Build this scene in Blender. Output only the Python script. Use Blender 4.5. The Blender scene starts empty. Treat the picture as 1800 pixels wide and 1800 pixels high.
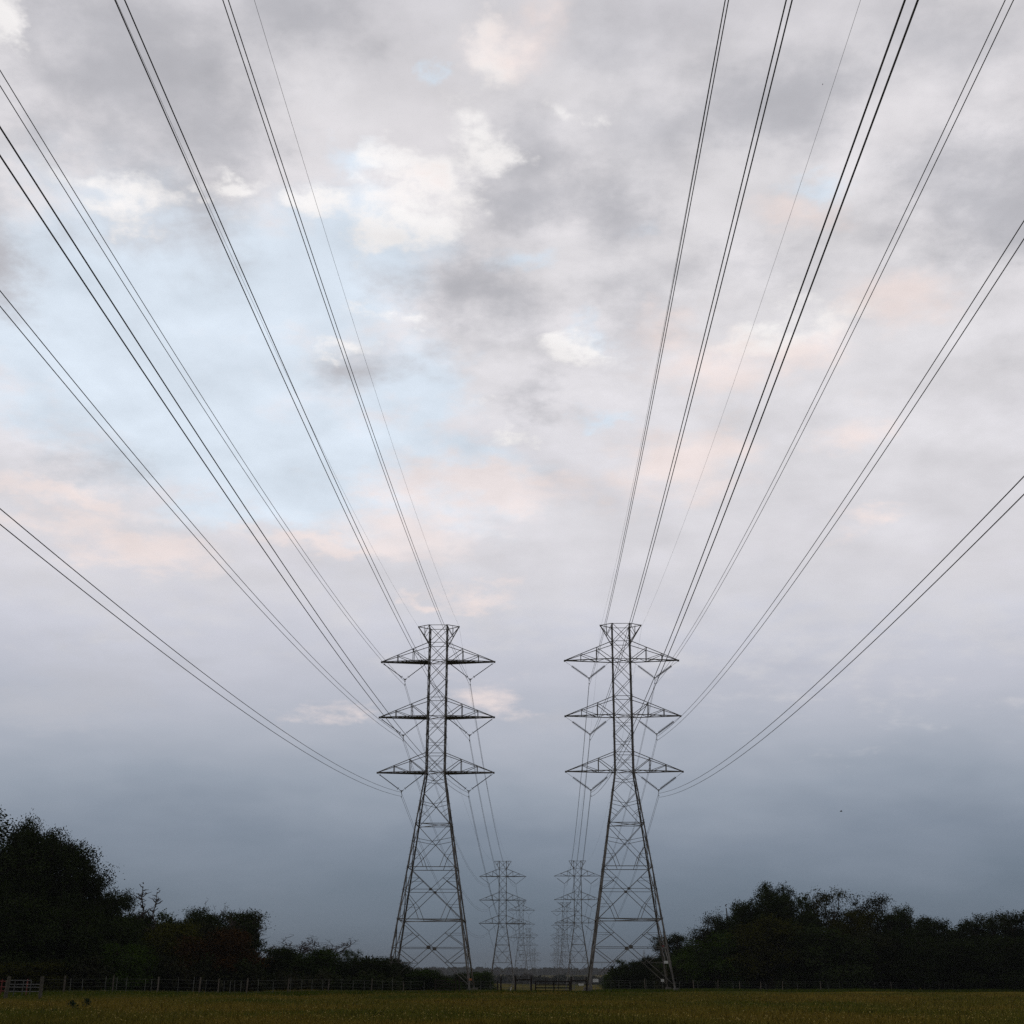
import bpy, math, random
import numpy as np
from mathutils import Matrix, Vector
random.seed(11)
RNG = np.random.default_rng(7)
SC = bpy.context.scene
COL = SC.collection
R = math.radians

# ------------------------------------------------------------------ camera
F, TILT, YAW, ROLL, CAMH = 2283.1, R(19.641), R(1.5276), R(0.2067), 1.6
cd = bpy.data.cameras.new('camera'); cd.sensor_width = 36; cd.lens = 36*F/1800
cd.clip_start = 0.5; cd.clip_end = 20000
cam = bpy.data.objects.new('camera', cd); COL.objects.link(cam)
cam.matrix_world = Matrix.Translation((0, 0, CAMH)) @ Matrix.Rotation(YAW, 4, 'Z') @ Matrix.Rotation(R(90)+TILT, 4, 'X') @ Matrix.Rotation(ROLL, 4, 'Z')
SC.camera = cam
SC.view_settings.view_transform = 'Standard'; SC.view_settings.look = 'None'
SC.view_settings.exposure = 0; SC.view_settings.gamma = 1
SC.cycles.volume_bounces = 0; SC.cycles.max_bounces = 5; SC.cycles.transparent_max_bounces = 8
SC.cycles.use_denoising = False

def ray(u, v):
    """direction of a point of the photograph (1800 px wide)"""
    a, b = u-900, 900-v
    r = -ROLL
    x = math.cos(r)*a+math.sin(r)*b; y = -math.sin(r)*a+math.cos(r)*b
    yy = F*math.cos(TILT)-y*math.sin(TILT); zz = F*math.sin(TILT)+y*math.cos(TILT)
    c, s = math.cos(YAW), math.sin(YAW)
    return (c*x-s*yy, s*x+c*yy, zz)
def at(u, v, Y):
    d = ray(u, v); k = Y/d[1]
    return Vector((d[0]*k, Y, d[2]*k+CAMH))
def azel(u, v):
    d = ray(u, v)
    return math.degrees(math.atan2(d[0], d[1])), math.degrees(math.atan2(d[2], math.hypot(d[0], d[1])))
def lin(c):
    c = np.array(c, float)/255
    return tuple(np.where(c <= .04045, c/12.92, ((c+.055)/1.055)**2.4))

# ------------------------------------------------------------------ sun and sky
SUN_EL, SUN_AZ = 16.0, 292.0      # low behind the cloud, to the left
sd = bpy.data.lights.new('sun', 'SUN'); sd.energy = 0.5; sd.angle = R(25); sd.color = (1, .93, .86)
so = bpy.data.objects.new('sun', sd); COL.objects.link(so)
so.rotation_euler = (R(90-SUN_EL), 0, R(180-SUN_AZ))

W = bpy.data.worlds.new('World'); SC.world = W; W.use_nodes = True
NT = W.node_tree; NT.nodes.clear(); NW, LK = NT.nodes.new, NT.links.new
def sock(i, v):
    if isinstance(v, bpy.types.NodeSocket): LK(v, i)
    elif isinstance(v, (tuple, list)) and len(v) == 3 and i.type == 'RGBA': i.default_value = (*v, 1)
    else: i.default_value = v
def M(op, a, b=0.0, c=0.0, clamp=False):
    n = NW('ShaderNodeMath'); n.operation = op; n.use_clamp = clamp
    for k, v in enumerate((a, b, c)): sock(n.inputs[k], v)
    return n.outputs[0]
def V(op, a, b=(0, 0, 0), c=(0, 0, 0)):
    n = NW('ShaderNodeVectorMath'); n.operation = op
    sock(n.inputs[0], a); sock(n.inputs[1], b); sock(n.inputs[2], c)
    return n.outputs['Value'] if op in ('LENGTH', 'DOT_PRODUCT') else n.outputs[0]
def NOISE(vec, scale, det=5, rough=.55, lac=2.0, col=False):
    n = NW('ShaderNodeTexNoise'); sock(n.inputs['Vector'], vec)
    n.inputs['Scale'].default_value = scale; n.inputs['Detail'].default_value = det
    n.inputs['Roughness'].default_value = rough; n.inputs['Lacunarity'].default_value = lac
    return n.outputs['Color' if col else 'Fac']
def SS(x, lo, hi, t0=0., t1=1.):
    n = NW('ShaderNodeMapRange'); n.interpolation_type = 'SMOOTHSTEP'
    sock(n.inputs[0], x); n.inputs[1].default_value = lo; n.inputs[2].default_value = hi
    n.inputs[3].default_value = t0; n.inputs[4].default_value = t1
    return n.outputs[0]
def MIX(f, a, b):
    n = NW('ShaderNodeMix'); n.data_type = 'RGBA'
    sock(n.inputs[0], f); sock(n.inputs[6], a); sock(n.inputs[7], b)
    return n.outputs[2]

tc = NW('ShaderNodeTexCoord'); sep = NW('ShaderNodeSeparateXYZ'); LK(tc.outputs['Generated'], sep.inputs[0])
dx, dy, dz = sep.outputs
azr = M('ARCTAN2', dx, dy); azd = M('MULTIPLY', azr, 57.29578)
eld = M('MULTIPLY', M('ARCSINE', M('MINIMUM', M('MAXIMUM', dz, -1.0), 1.0)), 57.29578)
cmb = NW('ShaderNodeCombineXYZ'); LK(azd, cmb.inputs[0]); LK(eld, cmb.inputs[1]); AE = cmb.outputs[0]
# cloud-plane coordinates: clouds crowd towards the horizon
den = M('ADD', M('MAXIMUM', dz, 0.0), 0.22)
cp = NW('ShaderNodeCombineXYZ'); LK(M('DIVIDE', dx, den), cp.inputs[0]); LK(M('DIVIDE', dy, den), cp.inputs[1]); CP = cp.outputs[0]
wn1 = NOISE(CP, 3.2, 6, .6, 2.1, True)
wn2 = NOISE(V('ADD', CP, (3.1, 7.7, 0)), 11.0, 5, .62, 2.1, True)
lowk = SS(eld, 6., 22., .25, 1.)
warp = V('ADD', V('MULTIPLY', V('SUBTRACT', wn1, (.5, .5, .5)), (9., 5., 0)), V('MULTIPLY', V('SUBTRACT', wn2, (.5, .5, .5)), (5., 3.4, 0)))
wsc = V('SCALE', warp); LK(lowk, wsc.node.inputs['Scale'])
AEW = V('ADD', AE, wsc)
fine = NOISE(V('ADD', CP, (9.3, 1.2, 0)), 7.0, 8, .6)
fine2 = NOISE(V('ADD', CP, (1.3, 4.2, 0)), 20.0, 6, .6)
def layer(blobs, k=.35):
    """normalised distance to the nearest of a set of soft ellipses, given in sky angles"""
    acc = None
    for (u, v, ru, rv, *bias) in blobs:
        a0, e0 = azel(u, v); ra, re = ru/F*57.3, rv/F*57.3
        s = (1/ra, 1/re, 0.)
        L_ = V('LENGTH', V('MULTIPLY_ADD', AEW, s, (-a0/ra, -e0/re, 0.)))
        if bias: L_ = M('ADD', L_, bias[0])
        acc = L_ if acc is None else M('SMOOTH_MIN', acc, L_, k)
    return acc
BLUE = [(330,470,360,140),(600,470,170,120),(120,560,240,170),(600,250,130,50,.35),(752,104,44,30,.95),(930,480,110,40,.6),(690,700,150,80),(480,800,270,120),
        (1110,410,50,34,.8),(1420,330,140,44,.75),(1010,600,90,45,.8),(1070,740,80,35,.7),(640,850,260,80),(300,660,280,140)]
DARK = [(230,120,260,180),(350,210,150,120),(90,40,110,90,.2),(-20,420,90,110),(500,10,170,60,.2),(930,250,130,80,.1),(990,335,150,85),(1080,390,80,80,.1),
        (1360,175,230,95,.15),(1160,210,210,80,.3),(1750,310,220,150,.2),(1640,60,250,100,.35),(1120,50,200,60,.4),(820,530,110,80,.1),(890,580,90,60,.2),(630,655,90,46,.3),
        (130,810,150,45,.6),(960,715,60,36,.4),(1300,490,220,55,.5),(1110,560,130,80,.4)]
CORE = [(270,130,160,110),(370,220,90,80,.1),(970,320,110,55,.1),(1050,370,60,50,.3),(1370,180,150,55,.2),(1770,320,130,90,.2),(-30,420,70,90,.1),(830,530,70,50,.3),(500,0,110,40,.3)]
SOFT = [(1450,560,420,180),(1250,330,330,160),(950,140,250,130),(1050,480,220,110),(560,130,170,90),(820,640,140,80),(1500,900,500,220),(900,980,700,120),(150,900,330,150)]
WHITE = [(745,310,120,90),(670,250,150,56),(820,200,110,80,.3),(730,385,100,44,.15),(520,345,100,34,.25),(400,290,110,34,.3),(190,325,130,50,.4),(15,40,60,60,.1),
         (580,600,100,34,.55),(710,560,100,34,.35),(900,750,130,50,.55),(985,615,100,40,.5),(870,110,120,90,.75),(1380,560,220,100,.7),(1010,180,100,60,.6)]
PEACH = [(900,90,130,50,.75),(950,30,80,40,.8),(1372,385,80,28,.25),(1590,512,90,44,.1),(1250,640,110,50,.1),(1165,590,80,30,.3),(1180,825,110,52,.05),(1265,795,80,36,.2),(1480,752,80,36,.35),
         (110,878,150,20,.0),(70,930,100,30,.2),(210,975,120,26,.1),(720,915,90,46,-.1),(850,872,160,36,.0),(580,960,150,18,.0),(960,850,90,24,.3),(838,1040,60,20,.15),(740,1057,34,12,.2),(865,1225,95,36,.75),
         (628,1256,36,20,.6),(560,1258,110,30,.95),(1548,935,60,18,.3),(1400,620,120,36,.5),(960,880,100,26,.5),(740,310,90,60,.6)]
# colour of the veil by elevation
ramp = NW('ShaderNodeValToRGB'); cr = ramp.color_ramp
stops = [(1715, (95, 109, 125)), (1640, (101, 115, 131)), (1560, (112, 125, 141)), (1480, (128, 139, 155)), (1400, (150, 159, 173)), (1300, (174, 179, 191)), (1200, (190, 192, 203)),
         (1100, (203, 204, 214)), (980, (214, 212, 219)), (800, (221, 219, 224)), (500, (224, 221, 224)), (200, (218, 215, 218)), (0, (208, 206, 211))]
EMAX = 60.
def elpos(v): return max(0., azel(960, v)[1])/EMAX
cr.elements[0].position = 0; cr.elements[0].color = (*lin(stops[0][1]), 1)
cr.elements[1].position = 1; cr.elements[1].color = (*lin((196, 196, 204)), 1)
for v, c in stops[1:]:
    e = cr.elements.new(elpos(v)); e.color = (*lin(c), 1)
elw = M('ADD', eld, M('MULTIPLY', M('SUBTRACT', NOISE(V('MULTIPLY', AE, (.6, 1.6, 1)), .12, 4), .5), 6.0))
LK(M('DIVIDE', elw, EMAX, clamp=True), ramp.inputs[0])
col = ramp.outputs[0]
nz = M('ADD', M('MULTIPLY', M('SUBTRACT', fine, .5), 3.0), M('MULTIPLY', M('SUBTRACT', fine2, .5), 1.5))
lowfade = SS(eld, 9.0, 24.0)          # cloud shapes dissolve in the murk near the horizon
def put(col, blobs, c, lo, hi, op, k=.35, n=1.0):
    d = M('ADD', layer(blobs, k), M('MULTIPLY', nz, n))
    m = M('MULTIPLY', SS(d, lo, hi, 1., 0.), op)
    return MIX(m, col, c)
col = put(col, SOFT, lin((216, 214, 217)), .4, 1.6, .5)
col = put(col, BLUE, lin((216, 227, 239)), .65, 1.5, .97, n=.75)
col = put(col, DARK, lin((192, 191, 196)), -.1, 1.9, .95, n=1.)
col = put(col, CORE, lin((174, 174, 180)), .0, 2.0, .55, n=1.)
LOW = [(180,1195,110,44),(60,1240,130,40,.2),(330,1180,70,28,.5),(980,1270,90,30,.6)]
col = put(col, LOW, lin((188, 189, 197)), .1, 1.6, .55)
col = put(col, WHITE, lin((246, 243, 242)), .35, 1.25, .93, .4, 1.35)
col = put(col, PEACH, lin((241, 226, 222)), -.1, 1.8, .78, .3, 1.3)
# billow relief everywhere above the murk, quieter below
fineb = NOISE(V('ADD', CP, (9.3+.03, 1.2-.04, 0)), 5.5, 5, .5)
finea = NOISE(V('ADD', CP, (9.3, 1.2, 0)), 5.5, 5, .5)
det = M('ADD', M('ADD', M('MULTIPLY', M('SUBTRACT', fine, .5), .22), M('MULTIPLY', M('SUBTRACT', fine2, .5), .10)), M('MULTIPLY', M('SUBTRACT', fineb, finea), .50))
gain = M('ADD', 1.0, M('MULTIPLY', det, M('ADD', M('MULTIPLY', lowfade, .88), .12)))
col = V('SCALE', col, (0, 0, 0)); col.node.inputs['Scale'].default_value = 1.; LK(gain, col.node.inputs['Scale'])
# added dimming of the unseen sky overhead and behind the camera: darkens the land
unseen_dim = M('MULTIPLY', SS(eld, 44., 62., 1., .46), SS(M('ABSOLUTE', azd), 45., 100., 1., .50))
shade = V('SCALE', col); LK(unseen_dim, shade.node.inputs['Scale']); col = shade
sky = NW('ShaderNodeTexSky'); sky.sky_type = 'NISHITA'; sky.sun_disc = False
sky.sun_elevation = R(SUN_EL); sky.sun_rotation = R(SUN_AZ)
bsky = NW('ShaderNodeBackground'); LK(sky.outputs[0], bsky.inputs[0]); bsky.inputs[1].default_value = .05
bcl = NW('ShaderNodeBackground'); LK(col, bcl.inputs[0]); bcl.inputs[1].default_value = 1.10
mx = NW('ShaderNodeMixShader'); mx.inputs[0].default_value = .93     # mostly overcast: the clear sky only glows through
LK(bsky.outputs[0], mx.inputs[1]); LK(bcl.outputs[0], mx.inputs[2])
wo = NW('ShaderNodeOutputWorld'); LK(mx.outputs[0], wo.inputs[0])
W.cycles.sampling_method = 'MANUAL'; W.cycles.sample_map_resolution = 512

# ------------------------------------------------------------------ helpers
def tag(o, label=None, cat=None, group=None, kind=None):
    if label: o['label'] = label
    if cat: o['category'] = cat
    if group: o['group'] = group
    if kind: o['kind'] = kind
    return o
def empty(name, loc=(0, 0, 0), rz=0., **kw):
    o = bpy.data.objects.new(name, None); COL.objects.link(o); o.location = loc; o.rotation_euler = (0, 0, rz)
    o.empty_display_size = .5
    return tag(o, **kw)
class MB:
    def __init__(s): s.v = []; s.f = []
    def add(s, vs, fs):
        n = len(s.v); s.v += [tuple(p) for p in vs]; s.f += [tuple(i+n for i in f) for f in fs]
    def bar(s, a, b, w, h=None, up=(0, 0, 1)):
        a, b = Vector(a), Vector(b); d = (b-a)
        if d.length < 1e-6: return
        d.normalize(); u = Vector(up)
        if abs(d.dot(u)) > .98: u = Vector((1, 0, 0))
        x = d.cross(u).normalized()*(w/2); y = x.cross(d).normalized()*((h or w)/2)
        s.add([a-x-y, a+x-y, a+x+y, a-x+y, b-x-y, b+x-y, b+x+y, b-x+y],
              [(0, 3, 2, 1), (4, 5, 6, 7), (0, 1, 5, 4), (1, 2, 6, 5), (2, 3, 7, 6), (3, 0, 4, 7)])
    def box(s, c, sx, sy, sz, rz=0.):
        m = Matrix.Rotation(rz, 3, 'Z'); c = Vector(c)
        P = [c+m @ Vector((x*sx/2, y*sy/2, z*sz/2)) for z in (-1, 1) for x, y in ((-1, -1), (1, -1), (1, 1), (-1, 1))]
        s.add(P, [(0, 3, 2, 1), (4, 5, 6, 7), (0, 1, 5, 4), (1, 2, 6, 5), (2, 3, 7, 6), (3, 0, 4, 7)])
    def tube(s, pts, rad, n=6, cap=True):
        pts = [Vector(p) for p in pts]; base = len(s.v); N = len(pts)
        rads = rad if isinstance(rad, (list, tuple)) else [rad]*N
        for i, p in enumerate(pts):
            d = (pts[min(i+1, N-1)]-pts[max(i-1, 0)]).normalized()
            u = Vector((0, 0, 1)) if abs(d.z) < .9 else Vector((1, 0, 0))
            x = d.cross(u).normalized(); y = x.cross(d)
            for k in range(n):
                a = 2*math.pi*k/n; s.v.append(tuple(p+(x*math.cos(a)+y*math.sin(a))*rads[i]))
        for i in range(N-1):
            for k in range(n):
                a = base+i*n+k; b = base+i*n+(k+1) % n
                s.f.append((a, b, b+n, a+n))
        if cap:
            s.f.append(tuple(base+k for k in range(n))[::-1]); s.f.append(tuple(base+(N-1)*n+k for k in range(n)))
    def build(s, name, mat, parent=None, smooth=False):
        me = bpy.data.meshes.new(name); me.from_pydata(s.v, [], s.f); me.update()
        if smooth: me.polygons.foreach_set('use_smooth', [True]*len(me.polygons))
        me.materials.append(mat)
        o = bpy.data.objects.new(name, me); COL.objects.link(o)
        if parent: o.parent = parent
        return o
def np_mesh(name, verts, nper, mat, parent=None):
    """mesh of separate faces with nper corners each, from an (N*nper, 3) array"""
    n = len(verts); nf = n//nper
    me = bpy.data.meshes.new(name); me.vertices.add(n); me.vertices.foreach_set('co', np.ascontiguousarray(verts, np.float32).ravel())
    me.loops.add(n); me.loops.foreach_set('vertex_index', np.arange(n, dtype=np.int32))
    me.polygons.add(nf); me.polygons.foreach_set('loop_start', np.arange(0, n, nper, dtype=np.int32))
    me.update(calc_edges=True); me.materials.append(mat)
    o = bpy.data.objects.new(name, me); COL.objects.link(o)
    if parent: o.parent = parent
    return o
def copy_tree(o, parent=None):
    c = o.copy(); COL.objects.link(c); c.parent = parent
    for ch in list(o.children): copy_tree(ch, c)
    return c
def material(name, c1, c2, scale=3., rough=.8, metal=0., det=4, bump=0., coord='Object', c3=None, sc3=.2, rnd=0., lo=.35, hi=.65):
    m = bpy.data.materials.new(name); m.use_nodes = True; t = m.node_tree; N = t.nodes; L = t.links
    b = N['Principled BSDF']; b.inputs['Roughness'].default_value = rough; b.inputs['Metallic'].default_value = metal
    b.inputs['Specular IOR Level'].default_value = .3 if rough < .79 and 'leaves' not in name else 0.
    if coord == 'World':
        g = N.new('ShaderNodeNewGeometry'); vec = g.outputs['Position']
    else:
        g = N.new('ShaderNodeTexCoord'); vec = g.outputs['Object']
    def noise(s, d):
        n = N.new('ShaderNodeTexNoise'); L.new(vec, n.inputs[0]); n.inputs['Scale'].default_value = s; n.inputs['Detail'].default_value = d
        return n.outputs['Fac']
    f = noise(scale, det)
    mr = N.new('ShaderNodeMapRange'); L.new(f, mr.inputs[0]); mr.inputs[1].default_value = lo; mr.inputs[2].default_value = hi
    mixn = N.new('ShaderNodeMix'); mixn.data_type = 'RGBA'; L.new(mr.outputs[0], mixn.inputs[0])
    mixn.inputs[6].default_value = (*c1, 1); mixn.inputs[7].default_value = (*c2, 1); out = mixn.outputs[2]
    if c3:
        f3 = noise(sc3, 3); r3 = N.new('ShaderNodeMapRange'); L.new(f3, r3.inputs[0]); r3.inputs[1].default_value = .42; r3.inputs[2].default_value = .62
        m3 = N.new('ShaderNodeMix'); m3.data_type = 'RGBA'; L.new(r3.outputs[0], m3.inputs[0]); L.new(out, m3.inputs[6]); m3.inputs[7].default_value = (*c3, 1); out = m3.outputs[2]
    if rnd:
        oi = N.new('ShaderNodeObjectInfo'); hs = N.new('ShaderNodeHueSaturation')
        a = N.new('ShaderNodeMapRange'); L.new(oi.outputs['Random'], a.inputs[0]); a.inputs[3].default_value = 1-rnd; a.inputs[4].default_value = 1+rnd
        L.new(a.outputs[0], hs.inputs['Value']); L.new(out, hs.inputs['Color']); out = hs.outputs[0]
    L.new(out, b.inputs['Base Color'])
    if bump:
        bp = N.new('ShaderNodeBump'); bp.inputs['Strength'].default_value = bump; L.new(f, bp.inputs['Height']); L.new(bp.outputs[0], b.inputs['Normal'])
    return m
MT = {
 'steel': material('galvanised_steel', (.095, .086, .076), (.21, .195, .175), .8, .6, .2, rnd=.1),
 'dsteel': material('weathered_steel', (.07, .065, .06), (.11, .10, .09), 1.5, .7, .2),
 'wire': material('aluminium_cable', (.05, .05, .05), (.07, .07, .07), 5, .6, .3),
 'swire': material('steel_cable', (.12, .12, .12), (.15, .15, .15), 5, .6, .3),
 'porc': material('brown_porcelain', (.03, .024, .02), (.05, .04, .035), 5, .35),
 'poly': material('grey_polymer', (.045, .045, .05), (.06, .06, .065), 5, .6),
 'conc': material('concrete', (.12, .11, .10), (.17, .16, .15), 4, .9),
 'white': material('white_paint', (.62, .62, .60), (.74, .74, .72), 6, .5),
 'orange': material('orange_paint', (.45, .16, .06), (.5, .2, .09), 6, .5),
 'red': material('red_paint', (.16, .025, .02), (.24, .05, .04), 6, .5),
 'wood': material('weathered_post', (.09, .078, .066), (.17, .145, .12), 9, .9, bump=.4, rnd=.25),
 'dwood': material('creosote_wood', (.022, .018, .015), (.045, .037, .03), 7, .9, bump=.4),
 'gwood': material('grey_wood', (.07, .065, .055), (.12, .11, .09), 7, .9, bump=.4),
 'tpost': material('steel_fence_post', (.08, .085, .07), (.15, .15, .13), 5, .7, rnd=.3),
 'tube': material('galvanised_tube', (.10, .10, .097), (.16, .16, .15), 5, .45, .4),
 'bark': material('bark', (.035, .028, .022), (.07, .058, .045), 6, .95, bump=.5),
 'deadbark': material('dead_bark', (.06, .05, .045), (.11, .09, .08), 6, .95),
 'leaf_dark': material('oak_leaves', (.010, .016, .004), (.028, .040, .009), 1.6, .6, c3=(.030, .042, .014), sc3=.5, rnd=.25),
 'leaf_mid': material('green_leaves', (.018, .038, .003), (.050, .082, .008), 1.6, .6, c3=(.040, .062, .018), sc3=.5, rnd=.25),
 'leaf_olive': material('olive_leaves', (.028, .032, .005), (.068, .068, .012), 1.6, .6, rnd=.25),
 'leaf_rust': material('rust_leaves', (.038, .021, .008), (.072, .038, .014), 1.6, .6, rnd=.2),
 'leaf_grey': material('grey_leaves', (.018, .022, .008), (.044, .048, .018), 1.6, .6, rnd=.25),
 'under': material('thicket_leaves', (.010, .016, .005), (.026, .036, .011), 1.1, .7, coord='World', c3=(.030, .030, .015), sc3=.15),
 'weed': material('weed_leaves', (.015, .028, .015), (.030, .048, .026), 5, .7),
 'far': material('far_woodland', (.020, .032, .018), (.034, .042, .026), .08, .9, coord='World', c3=(.050, .040, .034), sc3=.012),
 'ground': material('pasture', (.105, .082, .012), (.140, .102, .018), .35, .95, coord='World', c3=(.045, .055, .016), sc3=.06, bump=.3),
 'grass': material('grass_blades', (.150, .122, .020), (.235, .168, .036), 5., .8, coord='World', c3=(.092, .108, .018), sc3=.07),
 'vgrass': material('verge_grass', (.045, .066, .006), (.080, .105, .012), 2., .8, coord='World'),
 'flower': material('flower_heads', (.36, .27, .07), (.52, .42, .17), 3., .8, coord='World'),
}

# ------------------------------------------------------------------ terrain
GP = [(-400, 0), (130, 0), (172, -.12), (300, -5), (415, -8.3), (470, -8.3), (715, -4.7), (850, -3.2), (1000, -9), (1405, -15.6), (1900, -20), (2500, 2), (2650, 3.5), (2900, -2), (6000, -10)]
def gz(y, x=0.):
    z = float(np.interp(y, [a for a, _ in GP], [b for _, b in GP]))
    k = max(0, min(1, (abs(x)-60)/60))          # the dip belongs to the cleared strip; the woods stand on level ground
    if y > 130 and y < 700: z *= (1-k*.9)
    return z
xs = np.unique(np.concatenate([np.linspace(-3500, 3500, 71), np.linspace(-160, 160, 81)]))
ys = np.unique(np.concatenate([np.linspace(-300, 40, 12), np.linspace(40, 200, 81), np.linspace(200, 1000, 81), np.linspace(1000, 5000, 81)]))
g = MB()
for y in ys:
    for x in xs:
        b = .05*math.sin(x*.31+y*.17)+.04*math.sin(x*.13-y*.41) if y < 200 else .5*math.sin(x*.012+y*.004)
        if y > 2300: b += 2.2*math.sin(x*.0031+1)+1.3*math.sin(x*.011)
        g.v.append((x, y, gz(y, x)+b*min(1, max(0, (abs(y)-0)/60))))
nx = len(xs)
for j in range(len(ys)-1):
    for i in range(nx-1):
        a = j*nx+i; g.f.append((a, a+1, a+nx+1, a+nx))
tag(g.build('ground', MT['ground'], smooth=True), kind='structure')
def gh(x, y):
    b = .05*math.sin(x*.31+y*.17)+.04*math.sin(x*.13-y*.41) if y < 200 else .5*math.sin(x*.012+y*.004)
    return gz(y, x)+b

# ------------------------------------------------------------------ pylons
ARMS = [24.95, 31.75, 38.75]; TOP = 43.3; RISE = 2.25; WA = 7.06
def half(z):
    if z < 24.95: return 1.17+(24.95-z)*.1485
    return 1.17-(z-24.95)*.002
FACES = [((0, -1), (1, 0)), ((1, 0), (0, 1)), ((0, 1), (-1, 0)), ((-1, 0), (0, -1))]
def fp(k, s, z):
    (nx_, ny_), (tx, ty) = FACES[k]; h = half(z)
    return Vector((h*(nx_+s*tx), h*(ny_+s*ty), z))
def angle_bar(mb, a, b, w, t, inx, iny):
    """an L-section: two flanges at right angles"""
    a, b = Vector(a), Vector(b)
    for ex, ey in ((inx, 0), (0, iny)):
        c = Vector((ex*w/2, ey*w/2, 0))
        sx, sy = (w, t) if ex else (t, w)
        P = []
        for q in (a, b):
            for x, y in ((-1, -1), (1, -1), (1, 1), (-1, 1)): P.append(q+c+Vector((x*sx/2, y*sy/2, 0)))
        mb.add(P, [(0, 3, 2, 1), (4, 5, 6, 7), (0, 1, 5, 4), (1, 2, 6, 5), (2, 3, 7, 6), (3, 0, 4, 7)])
def string(a, b, kind, mb):
    a, b = Vector(a), Vector(b); d = b-a; L = d.length; d.normalize()
    if kind == 'polymer':
        pts, rr = [], []
        n = 34
        for i in range(n+1):
            t = i/n; pts.append(a+d*(L*t)); rr.append(.022 if t < .06 or t > .9 else (.062 if i % 2 else .034))
        mb.tube(pts, rr, 8)
        for t0, r0 in ((.9, .16), (.08, .10)):      # grading rings near the ends
            c = a+d*(L*t0); u = d.cross(Vector((0, 1, 0))).normalized(); w = u.cross(d)
            ring = [c+(u*math.cos(q)+w*math.sin(q))*r0 for q in np.linspace(0, 2*math.pi, 13)]
            mb.tube(ring, .022, 5, False)
    else:
        mb.tube([a, a+d*(L*.28)], .018, 6)
        pts, rr = [], []; n = 19; s0 = L*.28; s1 = L*.98
        for i in range(n):
            c0 = s0+(s1-s0)*i/n; st = (s1-s0)/n
            for q, r0 in ((0, .03), (.25, .05), (.4, .15), (.6, .16), (.7, .04)):
                pts.append(a+d*(c0+st*q)); rr.append(r0)
        pts.append(b); rr.append(.03)
        mb.tube(pts, rr, 10)
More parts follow.
